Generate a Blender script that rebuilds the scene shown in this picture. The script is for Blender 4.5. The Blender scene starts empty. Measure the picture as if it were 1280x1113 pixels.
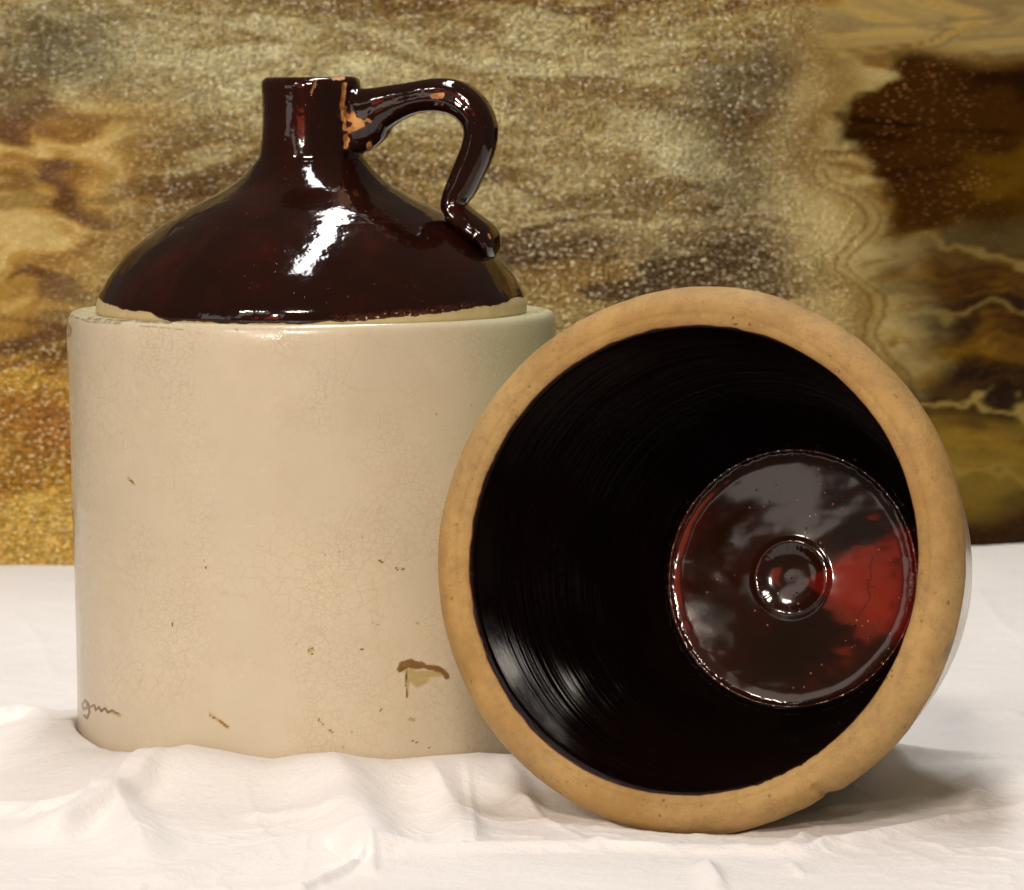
import bpy, math, random
import numpy as np
from mathutils import Vector

S = bpy.context.scene
COL = S.collection
R = math.radians

# ------------------------------------------------------------------ camera
F_PX, CX, CY, CAM_H = 5810.0, 640.0, 556.5, 0.306
PITCH = math.atan((CY - 60.0) / F_PX)
cam_d = bpy.data.cameras.new('camera')
cam = bpy.data.objects.new('camera', cam_d)
COL.objects.link(cam)
cam.location = (0, 0, CAM_H)
cam.rotation_euler = (math.pi / 2 - PITCH, 0, 0)
cam_d.sensor_width = 36
cam_d.lens = F_PX / 1280.0 * 36
cam_d.clip_start = 0.05
cam_d.clip_end = 50
cam_d.dof.use_dof = True
cam_d.dof.focus_distance = 1.86
cam_d.dof.aperture_fstop = (cam_d.lens / 1000) / 0.0052
S.camera = cam

# ------------------------------------------------------------------ light
W = bpy.data.worlds.new('World')
S.world = W
W.use_nodes = True
bg = W.node_tree.nodes['Background']
bg.inputs[0].default_value = (1.0, 0.86, 0.70, 1)
bg.inputs[1].default_value = 0.075


def area(name, loc, target, sx, sy, power, color, roll=0.0):
    d = bpy.data.lights.new(name, 'AREA')
    d.shape = 'RECTANGLE'
    d.size, d.size_y = sx, sy
    d.energy = power
    d.color = color
    o = bpy.data.objects.new(name, d)
    COL.objects.link(o)
    o.location = loc
    v = Vector(target) - Vector(loc)
    q = v.to_track_quat('-Z', 'Y')
    o.rotation_euler = q.to_euler()
    if roll:
        o.rotation_euler.rotate_axis('Z', roll)
    return o


# long ceiling lamp running away from the camera over the jug
area('ceiling_lamp', (-0.02, 2.35, 1.60), (-0.02, 2.35, 0), 0.20, 1.55, 18.0, (0.97, 0.97, 0.96), R(-10))
# second row of ceiling lamps, in front of the table
area('front_ceiling_lamp', (-0.30, -0.90, 1.90), (0.0, 1.9, 0.1), 0.50, 0.30, 40.0, (1.0, 0.88, 0.76))
area('left_ceiling_lamp', (-1.60, -0.45, 1.72), (0.0, 1.9, 0.1), 0.28, 0.24, 15.0, (1.0, 0.90, 0.80))
# lamp farther back in the room
area('far_lamp', (-1.70, -3.00, 1.45), (0.0, 1.9, 0.1), 0.28, 0.28, 62.0, (1.0, 0.88, 0.76))
# grey daylight from the front left: a tall narrow window
area('side_window', (-1.29, 0.10, 0.86), (0.10, 1.95, 0.10), 0.30, 0.85, 1.15, (1.0, 0.82, 0.72), R(-28))
area('low_neck_light', (-1.80, 0.56, 0.34), (-0.08, 2.0, 0.25), 0.62, 0.40, 0.9, (1.0, 0.86, 0.84))  # added low light, for the pale strip mirrored in the neck
# added red light in place of an unseen red thing mirrored in the glaze
area('red_reflection_light', (-0.74, 0.20, 0.42), (0.1, 1.95, 0.12), 0.42, 0.28, 0.70, (1.0, 0.10, 0.035))

S.view_settings.view_transform = 'Standard'
S.view_settings.look = 'None'
S.view_settings.gamma = 1
S.view_settings.exposure = 0.20


# ------------------------------------------------------------------ helpers
def s2l(c):
    c = np.asarray(c, float) / 255.0
    return np.where(c <= 0.04045, c / 12.92, ((c + 0.055) / 1.055) ** 2.4)


def project(P):
    """where a point of the place falls in the photograph"""
    X, Y, Z = P[..., 0], P[..., 1], P[..., 2] - CAM_H
    D = Y * math.cos(PITCH) - Z * math.sin(PITCH)
    U = Y * math.sin(PITCH) + Z * math.cos(PITCH)
    return np.stack([CX + F_PX * X / D, CY - F_PX * U / D], -1)


def ground(px, py, z=0.0):
    """point of the plane at height z seen at a pixel of the photograph"""
    dx, du = (px - CX) / F_PX, -(py - CY) / F_PX
    dy = math.cos(PITCH) + du * math.sin(PITCH) * 1.0
    dz = -math.sin(PITCH) + du * math.cos(PITCH)
    k = (z - CAM_H) / dz
    return k * dx, k * dy


_tab = {}


def vnoise(x, y, seed):
    """smooth value noise, -1..1"""
    if seed not in _tab:
        _tab[seed] = np.random.RandomState(seed).uniform(-1, 1, (256, 256))
    t = _tab[seed]
    xi = np.floor(x).astype(int); yi = np.floor(y).astype(int)
    fx = x - xi; fy = y - yi
    fx = fx * fx * fx * (fx * (fx * 6 - 15) + 10); fy = fy * fy * fy * (fy * (fy * 6 - 15) + 10)
    a = t[yi % 256, xi % 256]; b = t[yi % 256, (xi + 1) % 256]
    c = t[(yi + 1) % 256, xi % 256]; d = t[(yi + 1) % 256, (xi + 1) % 256]
    return (a * (1 - fx) + b * fx) * (1 - fy) + (c * (1 - fx) + d * fx) * fy


def fbm(x, y, seed, octaves=4, gain=0.5):
    s = 0; a = 1.0; n = 0
    for k in range(octaves):
        s = s + a * vnoise(x * 2 ** k + 17.3 * k, y * 2 ** k + 9.1 * k, seed + k)
        n += a; a *= gain
    return s / n


def sstep(a, b, x):
    t = np.clip((x - a) / (b - a), 0, 1)
    return t * t * (3 - 2 * t)


def seg_dist(px, py, pts):
    """distance to a polyline and the fraction along it"""
    best = np.full(px.shape, 1e9); frac = np.zeros(px.shape)
    n = len(pts) - 1
    for i in range(n):
        (ax, ay), (bx, by) = pts[i], pts[i + 1]
        vx, vy = bx - ax, by - ay
        L = vx * vx + vy * vy + 1e-12
        t = np.clip(((px - ax) * vx + (py - ay) * vy) / L, 0, 1)
        d = np.hypot(px - ax - t * vx, py - ay - t * vy)
        m = d < best
        best = np.where(m, d, best); frac = np.where(m, (i + t) / n, frac)
    return best, frac


def grid_mesh(name, P, mat, parent=None, wrap=False, attrs=None, smooth=True, flip=False):
    """P: rows x cols x 3 grid of points -> one mesh object; wrap closes the columns"""
    nr, nc = P.shape[:2]
    idx = np.arange(nr * nc).reshape(nr, nc)
    a = idx[:-1, :]; b = idx[1:, :]
    if wrap:
        a2 = np.roll(a, -1, 1); b2 = np.roll(b, -1, 1)
        q = np.stack([a, a2, b2, b], -1)
    else:
        q = np.stack([a[:, :-1], a[:, 1:], b[:, 1:], b[:, :-1]], -1)
    q = q.reshape(-1, 4)
    if flip:
        q = q[:, ::-1]
    me = bpy.data.meshes.new(name)
    nf = len(q)
    me.vertices.add(nr * nc)
    me.vertices.foreach_set('co', P.reshape(-1).astype(np.float32))
    me.loops.add(nf * 4)
    me.loops.foreach_set('vertex_index', q.reshape(-1).astype(np.int32))
    me.polygons.add(nf)
    me.polygons.foreach_set('loop_start', np.arange(0, nf * 4, 4, dtype=np.int32))
    me.update(calc_edges=True)
    me.polygons.foreach_set('use_smooth', np.full(nf, smooth))
    for k, v in (attrs or {}).items():
        if v.ndim == 3:
            at = me.attributes.new(k, 'FLOAT_COLOR', 'POINT')
            c = np.concatenate([v, np.ones(v.shape[:2] + (1,))], -1)
            at.data.foreach_set('color', c.reshape(-1).astype(np.float32))
        else:
            at = me.attributes.new(k, 'FLOAT', 'POINT')
            at.data.foreach_set('value', v.reshape(-1).astype(np.float32))
    me.materials.append(mat)
    me.validate()
    o = bpy.data.objects.new(name, me)
    COL.objects.link(o)
    if parent:
        o.parent = parent
    return o


def root(name, loc, label, cat, group=None):
    o = bpy.data.objects.new(name, None)
    COL.objects.link(o)
    o.location = loc
    o.empty_display_size = 0.05
    o['label'] = label
    o['category'] = cat
    return o


def resample(prof, step):
    """densify an (r, z) profile with a Catmull-Rom curve; a repeated point keeps a corner"""
    P = np.array(prof, float)
    out = [P[0]]
    for i in range(len(P) - 1):
        p0 = P[max(i - 1, 0)]; p1 = P[i]; p2 = P[i + 1]; p3 = P[min(i + 2, len(P) - 1)]
        L = np.linalg.norm(p2 - p1)
        if L < 1e-9:
            continue
        n = max(1, int(math.ceil(L / step)))
        # centripetal-like tangents clipped by segment length
        m1 = (p2 - p0); m2 = (p3 - p1)
        if np.linalg.norm(p1 - p0) < 1e-9 and i > 0: m1 = (p2 - p1)
        if np.linalg.norm(p3 - p2) < 1e-9 and i + 2 < len(P): m2 = (p2 - p1)
        m1 = m1 / (np.linalg.norm(m1) + 1e-12) * L
        m2 = m2 / (np.linalg.norm(m2) + 1e-12) * L
        for k in range(1, n + 1):
            t = k / n
            h = (2*t**3 - 3*t**2 + 1) * p1 + (t**3 - 2*t**2 + t) * m1 + (-2*t**3 + 3*t**2) * p2 + (t**3 - t**2) * m2
            out.append(h)
    return np.array(out)


# ------------------------------------------------------------------ material kit
class Mat:
    def __init__(self, name):
        self.m = bpy.data.materials.new(name)
        self.m.use_nodes = True
        self.t = self.m.node_tree
        self.n = self.t.nodes
        self.b = self.n['Principled BSDF']
        self.tc = self.n.new('ShaderNodeTexCoord')

    def link(self, a, b):
        self.t.links.new(a, b)

    def _in(self, sock, v):
        if isinstance(v, bpy.types.NodeSocket):
            self.link(v, sock)
        else:
            if sock.type == 'RGBA' and len(v) == 3:
                v = (*v, 1)
            sock.default_value = v

    def attr(self, name, color=False):
        a = self.n.new('ShaderNodeAttribute')
        a.attribute_name = name
        return a.outputs['Color' if color else 'Fac']

    def mapping(self, scale=(1, 1, 1)):
        mp = self.n.new('ShaderNodeMapping')
        mp.inputs['Scale'].default_value = scale
        self.link(self.tc.outputs['Object'], mp.inputs['Vector'])
        return mp.outputs[0]

    def noise(self, scale, detail=4, rough=0.5, dist=0.0, vec=None, out='Fac'):
        n = self.n.new('ShaderNodeTexNoise')
        n.inputs['Scale'].default_value = scale
        n.inputs['Detail'].default_value = detail
        n.inputs['Roughness'].default_value = rough
        n.inputs['Distortion'].default_value = dist
        self.link(vec or self.tc.outputs['Object'], n.inputs['Vector'])
        return n.outputs[out]

    def voronoi(self, scale, feature='F1', vec=None, out='Distance', rand=1.0):
        n = self.n.new('ShaderNodeTexVoronoi')
        n.feature = feature
        n.inputs['Scale'].default_value = scale
        n.inputs['Randomness'].default_value = rand
        self.link(vec or self.tc.outputs['Object'], n.inputs['Vector'])
        return n.outputs[out]

    def ramp(self, fac, a, b, lo=0.0, hi=1.0):
        r = self.n.new('ShaderNodeMapRange')
        r.interpolation_type = 'SMOOTHSTEP'
        self._in(r.inputs['Value'], fac)
        r.inputs['From Min'].default_value = a
        r.inputs['From Max'].default_value = b
        r.inputs['To Min'].default_value = lo
        r.inputs['To Max'].default_value = hi
        return r.outputs[0]

    def math(self, op, a, b=0.0, c=None):
        m = self.n.new('ShaderNodeMath')
        m.operation = op
        self._in(m.inputs[0], a)
        self._in(m.inputs[1], b)
        if c is not None:
            self._in(m.inputs[2], c)
        return m.outputs[0]

    def mix(self, fac, a, b, mode='MIX'):
        m = self.n.new('ShaderNodeMix')
        m.data_type = 'RGBA'
        m.blend_type = mode
        self._in(m.inputs[0], fac)
        self._in(m.inputs[6], a)
        self._in(m.inputs[7], b)
        return m.outputs[2]

    def mixf(self, fac, a, b):
        m = self.n.new('ShaderNodeMix')
        self._in(m.inputs[0], fac)
        self._in(m.inputs[2], a)
        self._in(m.inputs[3], b)
        return m.outputs[0]

    def vadd(self, a, b, k):
        s = self.n.new('ShaderNodeVectorMath'); s.operation = 'MULTIPLY_ADD'
        self.link(b, s.inputs[0]); s.inputs[1].default_value = (k, k, k); self.link(a, s.inputs[2])
        return s.outputs[0]

    def bump(self, h, dist, strength=1.0, prev=None):
        b = self.n.new('ShaderNodeBump')
        b.inputs['Distance'].default_value = dist
        self._in(b.inputs['Strength'], strength)
        self._in(b.inputs['Height'], h)
        if prev:
            self.link(prev, b.inputs['Normal'])
        return b.outputs[0]

    def set(self, **k):
        for a, v in k.items():
            self._in(self.b.inputs[a.replace('_', ' ')], v)
        return self.m


def c3(r, g, b):
    return tuple(float(v) for v in s2l((r, g, b)))


DARK = (0.0125, 0.0030, 0.0016)
RED = (0.036, 0.0045, 0.002)


def glaze_material(name, clay=True):
    """Albany-brown glaze; attribute 'bare' = 1 where the clay shows"""
    M = Mat(name)
    n1 = M.noise(28, 5, 0.6)
    streak = M.noise(60, 4, 0.6, vec=M.mapping((1, 1, 0.12)))
    col = M.mix(M.ramp(n1, 0.40, 0.85, 0, 0.7), DARK, RED)
    col = M.mix(M.math('MULTIPLY', M.ramp(streak, 0.5, 0.85), 0.4), col, (0.060, 0.008, 0.003))
    speck = M.voronoi(420)
    col = M.mix(M.math('MULTIPLY', M.ramp(speck, 0.10, 0.05), M.ramp(M.noise(70), 0.55, 0.62)), col, (0.20, 0.09, 0.045))
    clay_n = M.noise(160, 5, 0.65)
    clay_c = M.mix(clay_n, c3(186, 164, 118), c3(214, 196, 150))
    orange = M.attr('chip')
    clay_c = M.mix(orange, clay_c, M.mix(M.ramp(clay_n, .35, .65), c3(140, 82, 32), c3(212, 152, 84)))
    bare = M.attr('bare')
    bare = M.math('ADD', bare, M.math('MULTIPLY', M.math('SUBTRACT', M.noise(500, 3), 0.5), 0.35))
    bare = M.ramp(bare, 0.44, 0.56)
    edge = M.math('MULTIPLY', M.ramp(M.attr('bare'), 0.02, 0.40), M.math('SUBTRACT', 1.0, bare))
    col = M.mix(edge, col, (0.055, 0.018, 0.008))
    fin = M.mix(bare, col, clay_c)
    h = M.math('ADD', M.math('MULTIPLY', M.noise(90, 3, 0.5), 1.0), M.math('MULTIPLY', M.noise(22, 2, 0.5), 2.6))
    nb = M.bump(h, 0.00042, 1.0)
    pit = M.ramp(M.voronoi(260), 0.0, 0.10)
    nb = M.bump(pit, 0.00025, M.ramp(M.noise(55), 0.50, 0.60), nb)
    M.b.inputs['IOR'].default_value = 1.55
    return M.set(Base_Color=fin, Roughness=M.mixf(bare, M.ramp(M.noise(40), 0.3, 0.8, 0.045, 0.11), 0.65), Normal=nb,
                 Coat_Weight=M.math('MULTIPLY', M.math('SUBTRACT', 1.0, bare), 0.0), Coat_Roughness=0.03)


def body_glaze_material():
    M = Mat('cream_crazed_glaze')
    w = M.noise(30, 4, 0.6, out='Color')
    wv = M.vadd(M.tc.outputs['Object'], w, 0.012)
    wv2 = M.vadd(M.tc.outputs['Object'], M.noise(110, 3, 0.6, out='Color'), 0.005)
    c1 = M.ramp(M.voronoi(190, 'DISTANCE_TO_EDGE', wv2), 0.0, 0.05, 1, 0)
    c2 = M.ramp(M.voronoi(330, 'DISTANCE_TO_EDGE', wv2), 0.0, 0.09, 1, 0)
    c3_ = M.ramp(M.voronoi(60, 'DISTANCE_TO_EDGE', wv), 0.0, 0.016, 1, 0)
    craze = M.math('MAXIMUM', M.math('MULTIPLY', c1, M.ramp(M.noise(17), 0.42, 0.62)),
                   M.math('MULTIPLY', c2, M.ramp(M.noise(23, vec=M.mapping((1.3, 1, .8))), 0.45, 0.65)))
    craze = M.math('MAXIMUM', craze, M.math('MULTIPLY', c3_, M.ramp(M.noise(12, vec=M.mapping((1, 1.4, .7))), 0.48, 0.7, 0, 0.8)))
    base = M.mix(M.ramp(M.noise(9, 5, 0.6), 0.3, 0.7), c3(198, 185, 160), c3(209, 195, 168))
    base = M.mix(M.ramp(M.noise(60, 4, 0.7), 0.35, 0.8, 0, 0.22), base, c3(188, 166, 128))
    base = M.mix(M.attr('green'), base, c3(190, 188, 152))
    base = M.mix(M.math('MULTIPLY', craze, 0.20), base, c3(132, 108, 74))
    sp = M.math('MULTIPLY', M.ramp(M.voronoi(170), 0.13, 0.06), M.ramp(M.noise(31, 2), 0.60, 0.68))
    base = M.mix(M.math('MULTIPLY', sp, 0.45), base, c3(120, 80, 40))
    st = M.math('ADD', M.attr('stain'), M.math('MULTIPLY', M.math('SUBTRACT', M.noise(420, 3), 0.5), 0.7))
    st = M.ramp(st, 0.32, 0.78)
    oc = M.math('ADD', M.attr('ochre'), M.math('MULTIPLY', M.math('SUBTRACT', M.noise(300, 4), 0.5), 0.9))
    base = M.mix(M.ramp(oc, 0.30, 0.95, 0, 0.75), base, c3(170, 148, 80))
    base = M.mix(M.math('MULTIPLY', st, 0.92), base, M.mix(M.noise(200), c3(80, 48, 8), c3(146, 100, 38)))
    base = M.mix(M.math('MULTIPLY', M.ramp(M.attr('dirt'), 0.25, 0.9, 0, 0.8), M.ramp(M.noise(240, 4, .7), 0.32, 0.6)), base, c3(105, 92, 66))
    nb = M.bump(M.noise(14, 2, 0.5), 0.0011, 1.0)
    nb = M.bump(M.math('SUBTRACT', M.noise(220, 3, 0.5), M.math('MULTIPLY', craze, 0.25)), 0.00010, 1.0, nb)
    M.b.inputs['IOR'].default_value = 1.5
    return M.set(Base_Color=base, Roughness=M.ramp(M.noise(50, 4), 0.3, 0.7, 0.15, 0.28), Normal=nb)


def rim_clay_material():
    M = Mat('bare_tan_clay')
    n = M.noise(26, 6, 0.65)
    col = M.mix(M.ramp(n, 0.3, 0.7), c3(160, 120, 58), c3(191, 152, 88))
    col = M.mix(M.ramp(M.noise(8, 3), 0.42, 0.65, 0, 0.5), col, c3(190, 160, 106))
    col = M.mix(M.ramp(M.noise(110, 8, 0.85), 0.44, 0.66, 0, 0.65), col, c3(150, 116, 70))
    gr = M.math('MULTIPLY', M.ramp(M.voronoi(620), 0.26, 0.10), M.ramp(M.noise(90, 3), 0.45, 0.62))
    col = M.mix(M.math('MULTIPLY', gr, 0.55), col, c3(104, 76, 42))
    sm = M.math('MULTIPLY', M.ramp(M.noise(18, 5, 0.7), 0.54, 0.70), M.ramp(M.noise(260, 4, 0.7), 0.35, 0.7))
    col = M.mix(M.math('MULTIPLY', sm, 0.7), col, c3(112, 92, 62))
    w = M.vadd(M.tc.outputs['Object'], M.noise(180, 3, out='Color'), 0.004)
    pits = M.math('MULTIPLY', M.ramp(M.voronoi(260, vec=w), 0.24, 0.08), M.ramp(M.noise(60, 3), 0.50, 0.62))
    col = M.mix(M.math('MULTIPLY', pits, 0.75), col, c3(96, 68, 40))
    ed = M.ramp(M.attr('edge'), 0.4, 0.6)
    col = M.mix(M.ramp(M.attr('edge'), 0.15, 0.5), col, c3(120, 66, 34))
    col = M.mix(M.ramp(M.attr('edge'), 0.5, 0.75), col, (0.012, 0.003, 0.002))
    col = M.mix(M.ramp(M.attr('dirt'), 0.2, 0.8, 0, 0.7), col, c3(112, 98, 76))
    nb = M.bump(M.noise(380, 6, 0.8), 0.00085, 1.0)
    nb = M.bump(M.noise(40, 3, 0.5), 0.0008, 1.0, nb)
    nb = M.bump(pits, 0.0004, -1.0, nb)
    return M.set(Base_Color=col, Roughness=M.mixf(ed, M.ramp(M.noise(30), 0.3, 0.7, 0.5, 0.68), 0.1), Normal=nb)


def interior_material(name, floor=False):
    """object Y is the axis of the crock"""
    M = Mat(name)
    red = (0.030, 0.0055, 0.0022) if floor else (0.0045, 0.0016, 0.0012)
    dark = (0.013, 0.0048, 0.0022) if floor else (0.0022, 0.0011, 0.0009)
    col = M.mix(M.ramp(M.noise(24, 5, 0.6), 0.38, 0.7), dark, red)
    if floor:
        col = M.mix(M.attr('painted_red'), col, (0.20, 0.009, 0.004))  # red reflected light painted into the floor's base colour
        col = M.mix(M.ramp(M.attr('craze'), 0.3, 0.7, 0, 0.9), col, (0.012, 0.004, 0.003))
        sp = M.math('MULTIPLY', M.ramp(M.voronoi(230), 0.14, 0.06), M.ramp(M.noise(50, 2), 0.50, 0.6))
        col = M.mix(sp, col, (0.30, 0.14, 0.07))
    groove = M.noise(1.0, 4, 0.65, vec=M.mapping((12, 12, 420)))
    h = M.math('ADD', M.math('MULTIPLY', groove, 0.16 if not floor else 0.0), M.math('MULTIPLY', M.noise(45, 3), 0.7 if not floor else 0.10))
    nb = M.bump(h, 0.0006, 1.0)
    pit = M.ramp(M.voronoi(240), 0.0, 0.12)
    nb = M.bump(pit, 0.0004, M.ramp(M.noise(52), 0.50, 0.60), nb)
    M.b.inputs['IOR'].default_value = 1.55 if floor else 1.32
    return M.set(Specular_IOR_Level=0.5 if floor else 0.3, Base_Color=col, Roughness=0.09 if floor else 0.17, Normal=nb)


def cloth_material():
    M = Mat('white_cotton_cloth')
    n = M.noise(14, 4)
    col = M.mix(n, c3(241, 235, 231), c3(248, 243, 239))
    col = M.mix(M.ramp(M.noise(500, 3, 0.7), 0.4, 0.8, 0, 0.12), col, c3(205, 198, 190))
    wv = M.n.new('ShaderNodeTexWave'); wv.inputs['Scale'].default_value = 620; wv.inputs['Distortion'].default_value = 3.5
    wv.inputs['Detail Scale'].default_value = 0.6; wv.bands_direction = 'X'; M.link(M.tc.outputs['Object'], wv.inputs['Vector'])
    wu = M.n.new('ShaderNodeTexWave'); wu.inputs['Scale'].default_value = 420; wu.inputs['Distortion'].default_value = 3.5
    wu.inputs['Detail Scale'].default_value = 0.6; wu.bands_direction = 'Y'; M.link(M.tc.outputs['Object'], wu.inputs['Vector'])
    weave = M.math('ADD', wv.outputs['Fac'], wu.outputs['Fac'])
    nb = M.bump(weave, 0.00004, 1.0)
    nb = M.bump(M.noise(420, 5, 0.75), 0.0006, 1.0, nb)
    nb = M.bump(M.noise(55, 4, 0.6, vec=M.mapping((0.9, 1.1, 1))), 0.0014, 1.0, nb)
    return M.set(Base_Color=col, Roughness=0.9, Sheen_Weight=0.15, Normal=nb)


def glass_material():
    M = Mat('streaky_amber_glass')
    col = M.attr('tint', True)
    g = M.attr('grain')
    v = M.vadd(M.mapping((1.0, 1.0, 2.2)), M.noise(70, 3, out='Color'), 0.003)
    cell = M.voronoi(520, 'F1', v)
    cc = M.voronoi(520, 'F1', v, 'Color')
    sep = M.n.new('ShaderNodeSeparateColor'); M.link(cc, sep.inputs[0])
    # each dimple of the rolled surface holds a little more or less of the brown
    dk = M.ramp(sep.outputs[0], 0.1, 0.9, 0.66, 1.22)
    fine = M.ramp(M.noise(520, 4, 0.7, vec=v), 0.3, 0.7, 0.7, 1.25)
    dk = M.math('MULTIPLY', dk, fine)
    tint = M.mix(g, col, M.mix(1.0, col, dk, 'MULTIPLY'))
    pale = M.mix(M.math('MULTIPLY', g, M.ramp(sep.outputs[1], 0.86, 0.96, 0, 0.45)), tint, M.attr('spark', True))  # glints painted into the colour as pale cells
    big = M.voronoi(250, 'F1', v)
    bc = M.n.new('ShaderNodeSeparateColor'); M.link(M.voronoi(250, 'F1', v, 'Color'), bc.inputs[0])
    dots = M.math('MULTIPLY', M.ramp(big, 0.46, 0.20), M.ramp(bc.outputs[1], 0.30, 0.95))  # pale dots: glints painted into the colour, along with seeds in the glass
    pale = M.mix(M.math('MULTIPLY', M.attr('glint_seeds'), dots), pale, M.attr('spark', True))
    dome = M.math('MULTIPLY', M.math('POWER', cell, 2.0), M.ramp(sep.outputs[2], 0, 1, -1.5, -0.6))
    nb = M.bump(dome, 0.0013, g)
    nb = M.bump(M.noise(14, 4), 0.003, 1.0, nb)
    M.b.inputs['IOR'].default_value = 1.52
    return M.set(Base_Color=pale, Roughness=M.mixf(g, 0.25, 0.12), Specular_IOR_Level=M.mixf(g, 0.04, 0.45), Metallic=M.math('MULTIPLY', g, 0.62), Normal=nb)


MAT_SHOULDER = glaze_material('dark_brown_glaze')
MAT_BODY = body_glaze_material()
MAT_RIM = rim_clay_material()
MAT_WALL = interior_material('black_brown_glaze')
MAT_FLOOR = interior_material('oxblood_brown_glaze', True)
MAT_CLOTH = cloth_material()
MAT_GLASS = glass_material()

# ================================================================== JUG
JX, JY = -0.0862, 2.0
RZ = lambda y: 0.195 + (385.2 - y) / 2927.0        # height of a silhouette pixel row
RR = lambda x: (390.0 - x) / 2909.0                # radius from a left-silhouette pixel

jug = root('stoneware_jug', (JX, JY, 0), 'tall upright stoneware jug, cream below with dark brown shoulder and looped handle', 'jug')

# angles: dense on the side towards the camera, az = 0 towards the camera (-Y), + to the right
def azimuths(nf, nb):
    f = np.linspace(-R(100), R(100), nf, endpoint=False)
    b = np.linspace(R(100), R(260), nb, endpoint=False)
    return np.concatenate([f, b])


def lathe_grid(prof, az):
    r = prof[:, 0][:, None]; z = prof[:, 1][:, None]
    return np.stack([r * np.sin(az)[None], -r * np.cos(az)[None], z + 0 * az[None]], -1)


def stroke_mask(px, pts, width, jitter=0.35, seed=3):
    d, _ = seg_dist(px[..., 0], px[..., 1], pts)
    w = width * (1 + jitter * fbm(px[..., 0] / 5, px[..., 1] / 5, seed))
    return np.clip(1.15 - d / np.maximum(w, 0.3) * 0.6, 0, 1)


# ---- body: cream cylinder with ledge
zt = 0.1935
body_prof = [(0.0, 0.0035), (0.088, 0.0035), (0.092, 0.0), (0.098, 0.0), (0.1012, 0.0022), (0.1017, 0.008), (0.1020, 0.03), (0.1027, 0.07), (0.1035, 0.11),
             (0.1043, 0.15), (0.1050, 0.172), (0.1053, 0.183), (0.1050, 0.1885), (0.1041, 0.1918), (0.1024, 0.1932), (0.1006, 0.1932),
             (0.0992, 0.1926), (0.0970, 0.1922), (0.0925, 0.1924), (0.088, 0.1924)]
bp = resample(body_prof, 0.00085)
az = azimuths(430, 110)
P = lathe_grid(bp, az)
AZ = np.broadcast_to(az[None], P.shape[:2]); Zg = P[..., 2]
rad = np.hypot(P[..., 0], P[..., 1])
# hand-turned irregularity
dr = 0.0005 * fbm(AZ * 2 / math.pi + 4, Zg * 14, 60, 3) * sstep(0.05, 0.09, rad)
wob = 0.000012 * np.sin(Zg * 900 + 2 * np.sin(Zg * 130)) * sstep(0.09, 0.1, rad) * (Zg < 0.185)
k = (rad + dr + wob) / np.maximum(rad, 1e-6)
P[..., 0] *= k; P[..., 1] *= k
P[..., 2] += 0.0006 * fbm(AZ * 1.5, rad * 60, 71, 3) * sstep(0.186, 0.192, Zg)
world = P + np.array([JX, JY, 0])
px = project(world)
front = (np.abs(AZ) < R(92)).astype(float)
st = np.zeros(P.shape[:2]); oc = st.copy(); dirt = st.copy()
for pts, w in [([(499, 838), (502, 830), (510, 827), (522, 830), (536, 834), (548, 836), (556, 842), (559, 847)], 3.4),
               ([(503, 836), (510, 832), (524, 834)], 3.0), ([(508, 840), (507, 858), (509, 872)], 1.2),
               ([(107, 876), (103, 881), (105, 887), (110, 884), (108, 877)], 1.5), ([(110, 879), (112, 890), (109, 898), (105, 894)], 1.6), ([(113, 884), (118, 881), (120, 888), (124, 884), (127, 890), (131, 885), (135, 891), (140, 888), (149, 893)], 1.3), ([(262, 895), (270, 899)], 1.1), ([(275, 901), (280, 905), (285, 909)], 1.5),
               ([(385, 815), (388, 809), (393, 812), (391, 818), (386, 816)], 0.7), ([(397, 895), (399, 902), (404, 906)], 0.8),
               ([(412, 913), (415, 915)], 1.4), ([(474, 883), (477, 886), (474, 890)], 0.8), ([(474, 701), (478, 703)], 1.6),
               ([(495, 710), (497, 713)], 1.3), ([(502, 712), (505, 711)], 1.4), ([(450, 811), (454, 812)], 1.1),
               ([(162, 600), (167, 603)], 1.2), ([(515, 926), (524, 930)], 0.8), ([(534, 934), (539, 936)], 0.9), ([(434, 949), (437, 949)], 1.2),
               ([(465, 779), (472, 781), (478, 779)], 0.7), ([(255, 700), (258, 712)], 0.5), ([(90, 640), (91, 672), (92, 708)], 2.4),
               ([(215, 778), (216, 783)], 1.0), ([(357, 798), (356, 802)], 0.8)]:
    st = np.maximum(st, stroke_mask(px, pts, w) * front)
for pts, w in [([(508, 838), (521, 846), (538, 842), (550, 841)], 6.0), ([(514, 848), (522, 856), (532, 850)], 5.0), ([(510, 846), (509, 868)], 2.5), ([(521, 779), (524, 780)], 2.2), ([(513, 899), (517, 900)], 2.5),
               ([(140, 891), (150, 895)], 2.0), ([(160, 597), (168, 606)], 1.6), ([(262, 892), (285, 910)], 2.0), ([(388, 813), (388, 814)], 4.0),
               ([(84, 440), (86, 560), (90, 700)], 1.8)]:
    oc = np.maximum(oc, stroke_mask(px, pts, w) * front)
for pts, w in [([(86, 394), (110, 402), (150, 405)], 1.3), ([(84, 403), (88, 414), (86, 420)], 2.5), ([(176, 408), (230, 412)], 0.9),
               ([(294, 411), (297, 414)], 1.4), ([(110, 398), (150, 401), (215, 404)], 1.6)]:
    dirt = np.maximum(dirt, stroke_mask(px, pts, w) * front)
dirt = np.maximum(dirt, 0.42 * sstep(0.0965, 0.0985, rad) * sstep(0.1005, 0.0990, rad) * (Zg > 0.19) * (0.6 + 0.8 * fbm(AZ * 5, AZ * 0, 5)))
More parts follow.
